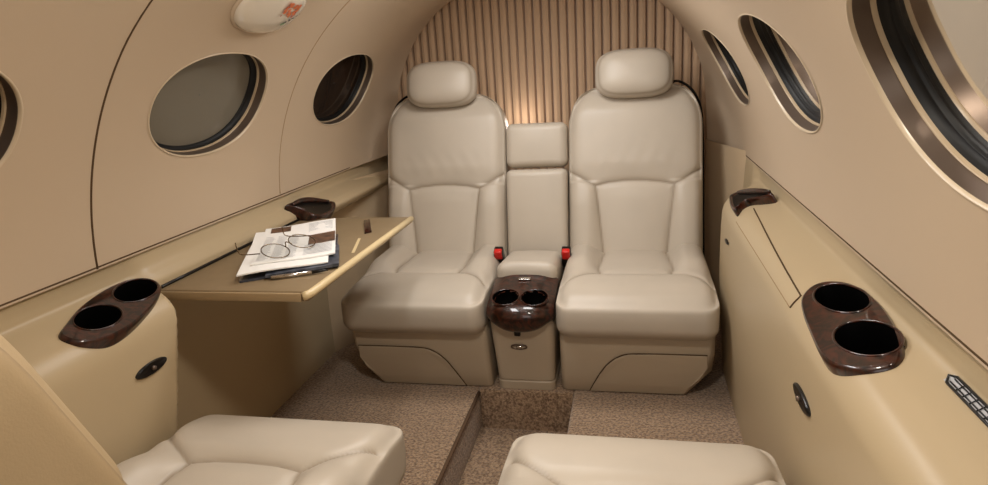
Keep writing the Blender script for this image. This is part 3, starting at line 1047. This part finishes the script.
# table stowed in the right ledge: its closed lid and latch
ys = rng(1.40, 2.03, 26)
def lidz(y):
    k = (y - 1.40) / .63
    return .651 + .014 * k, .631 + .001 * k
V = []; F = []
for off in (-.004, .0012):
    for y in ys:
        za, zb = lidz(y)
        for j in range(7):
            z = za + (zb - za) * j / 6
            V.append(side_pt(1, y, u_of_z(1, y, z), off)[0])
n = len(ys) * 7
for i in range(len(ys) - 1):
    for j in range(6):
        a = i * 7 + j
        F.append((a, a + 7, a + 8, a + 1)); F.append((n + a, n + a + 1, n + a + 8, n + a + 7))
    for j in (0, 6):
        a = i * 7 + j; F.append((a, a + 7, n + a + 7, n + a))
for j in range(6):
    for i in (0, len(ys) - 1):
        a = i * 7 + j; F.append((a, a + 1, n + a + 1, n + a))
ld = empty('stowed_table', (.64, 1.75, .63)); tag(ld, 'table stowed in the right ledge under a flush tan lid with a dark latch', 'table')
child(obj('lid_panel', V, F, M['side'], angle=40), ld)
edge = []
for y in ys[::-1]: edge.append(side_pt(1, y, u_of_z(1, y, lidz(y)[0] + .001), .0010)[0])
for j in range(1, 7):
    z = .651 + (.630 - .651) * j / 6; edge.append(side_pt(1, 1.398, u_of_z(1, 1.398, z), .0010)[0])
V, F = tube(edge, .0016, 6)
child(obj('lid_gap', V, F, M['groove']), ld)
V, F = tube([side_pt(1, y, u_of_z(1, y, lidz(y)[1] - .001), .0004)[0] for y in ys], .0012, 6)
child(obj('lid_lower_gap', V, F, M['groove2']), ld)
latch(1, ld)

# headset jacks (small dark ovals)
def jack(side, y, z, a, b, tilt, label, name='headset_jack', detail=True):
    p, n = side_pt(side, y, u_of_z(side, y, z))
    root = empty(name, p); tag(root, label, 'socket')
    Yv = Vector((0, 1, 0)); W = n.cross(Yv); W.normalize()
    if W.z < 0: W = -W
    def pt(s, t, d):
        return p + (Yv * math.cos(tilt) + W * math.sin(tilt)) * s + (W * math.cos(tilt) - Yv * math.sin(tilt)) * t + n * d
    rings = [[pt(x * k, w * k, d) for x, w in superell(a, b, 2.0, 32)] for k, d in ((1, -.004), (1, .003), (.9, .005), (.02, .0045))]
    V, F = loft(rings)
    child(obj('plate', V, F, M['black'], angle=40), root)
    if detail:
        v, f_ = tube([pt(0, 0, .004), pt(0, 0, .010)], .0045, 12)
        child(obj('socket', v, f_, M['satin']), root)
jack(-1, 1.240, .545, .043, .0125, 0, 'small dark oval socket on the left wall below the cup holder')
jack(1, 1.246, .534, .050, .0125, 0, 'small dark oval socket on the right wall below the cup holder')
jack(1, 2.11, .553, .028, .005, 0, 'tiny dark slot on the right wall below the finger latch', 'wall_slot', False)

# vent grille on the right ledge
vr = empty('vent_grille', (.68, .9, .70)); tag(vr, 'slim dark slotted vent grille on the right ledge at the picture edge', 'vent')
def vp(y, z, d): return side_pt(1, y, u_of_z(1, y, z), d)[0]
pts = [vp(1.030, .689, .003), vp(1.018, .6925, .003), vp(.70, .6925, .003), vp(.69, .689, .003), vp(.70, .6850, .003), vp(1.018, .6850, .003)]
V, F = tube(pts, .0018, 6, closed=True)
child(obj('frame', V, F, M['black']), vr)
V = []; F = []
for i, y in enumerate(rng(.69, 1.028, 20)):
    V += [vp(y, .6925, .0012), vp(y, .6850, .0012)]
    if i: F.append((2 * i - 2, 2 * i, 2 * i + 1, 2 * i - 1))
child(obj('backing', V, F, M['paper_grey'], fix=False), vr)
for zz in (.6870, .6900):
    V, F = tube([vp(y, zz, .0026) for y in rng(.70, 1.018, 10)], .0010, 6)
    child(obj('slat', V, F, M['black']), vr)
cr = []
for i in range(19):
    y = .72 + .0155 * i
    cr.append(tube([vp(y, .6850, .0024), vp(y, .6925, .0024)], .0008, 5))
child(obj('cross_bars', *join(*cr), M['black']), vr)

# oval dome light on the left of the ceiling
dth = PI - math.radians(50.2)
dl = empty('dome_light', shell(1.630, dth)[0]); tag(dl, 'white oval dome light with orange print on the upper left cabin liner', 'light fitting')
def dpt(y, a, d):
    p, n = shell(1.630 + y, dth - a / RC)
    return p + n * d
rings = [[dpt(y * k, a * k, d) for y, a in superell(.122, .072, 2.25, 64)] for k, d in ((1.06, .0005), (1.05, .004), (1.0, .005))]
V, F = loft(rings, cap=False); child(obj('bezel', V, F, M['shell'], fix=False), dl)
rings = [[dpt(y * k, a * k, d) for y, a in superell(.122, .072, 2.25, 64)] for k, d in ((1.0, .004), (.985, .009), (.95, .013), (.85, .018), (.7, .0215), (.5, .0245), (.25, .0265), (.02, .027))]
V, F = loft(rings, cap=False); child(obj('lens', V, F, M['white_lens'], fix=False), dl)
rd = random.Random(5)
def dome_d(y, a):
    k = min(.98, math.hypot(y / .122, a / .072))
    return max(.010, .027 - .0115 * k ** 2.2) + .0012
def blob(cy, ca, r):
    return loft([[dpt(cy + r * kk * math.cos(t), ca + r * kk * math.sin(t), dome_d(cy, ca) + .0012) for t in [2 * PI * k / 10 for k in range(10)]] for kk in (1, .02)], cap=False)
bl = {'orange': [], 'redink': [], 'darkink': [], 'greenink': []}
for i in range(22): bl['orange'].append(blob(.036 + rd.uniform(-.028, .028), .016 + rd.uniform(-.016, .02), rd.uniform(.004, .007)))
for i in range(9): bl['redink'].append(blob(.036 + rd.uniform(-.03, .03), .016 + rd.uniform(-.018, .02), rd.uniform(.0022, .004)))
for i in range(9): bl['darkink'].append(blob(.046 + i * .006, -.020 + i * .003 + rd.uniform(-.003, .003), rd.uniform(.0016, .0034)))
for i in range(3): bl['greenink'].append(blob(.040 + i * .005, -.028 + i * .002, .003))
for k, L in bl.items():
    V, F = join(*L); child(obj('printed_mark', V, F, M[k], fix=False), dl)

# ------------------------------------------------------------------ lights
def area(name, loc, rot, sx, sy, e, color=(1, .87, .70)):
    l = bpy.data.lights.new(name, 'AREA'); l.shape = 'RECTANGLE'; l.size = sx; l.size_y = sy
    l.energy = e; l.color = color
    o = bpy.data.objects.new(name, l); COL.objects.link(o); o.location = loc; o.rotation_euler = rot
    return o
area('overhead_area', (.22, .90, 1.36), (0, math.radians(12), 0), .12, .12, 8.0, (1, .92, .80))
area('overhead_area', (-.22, 1.65, 1.345), (0, math.radians(-42), 0), .12, .5, 4.5, (1, 1, 1))  # cool fill added for the right liner, not a known fixture
area('overhead_area', (.05, 2.0, 1.375), (0, 0, 0), .30, .25, 5.5, (1, .98, .95))  # neutral aft fill added to brighten the rear seats
area('front_fill', (.10, -.30, 1.0), (math.radians(84), 0, math.radians(-14)), .9, .7, 4.4, (1, .98, .95))  # soft fill added at the open front, turned toward the right wall
for x, y, e in ((-.30, .75, .25), (.30, 1.35, .3), (-.28, 1.25, .3), (.28, 1.80, .3), (-.25, 1.90, .3), (.0, 1.45, .3), (.05, 1.75, .3)):  # tiny lamps added only to put sparkles on the lacquered wood
    q = bpy.data.lights.new('sparkle_lamp', 'POINT'); q.energy = e; q.color = (1, .95, .88); q.shadow_soft_size = .012
    qo = bpy.data.objects.new('sparkle_lamp', q); COL.objects.link(qo); qo.location = (x, y, ZC + math.sqrt(RC * RC - x * x) - .05)
p = bpy.data.lights.new('curtain_light', 'POINT'); p.energy = .45; p.color = (1, .86, .74); p.shadow_soft_size = .03
po = bpy.data.objects.new('curtain_light', p); COL.objects.link(po); po.location = (-.09, 2.80, .86)

w = bpy.data.worlds.new('world'); scene.world = w; w.use_nodes = True
bg = w.node_tree.nodes['Background']; bg.inputs[0].default_value = (1, .95, .88, 1); bg.inputs[1].default_value = .10
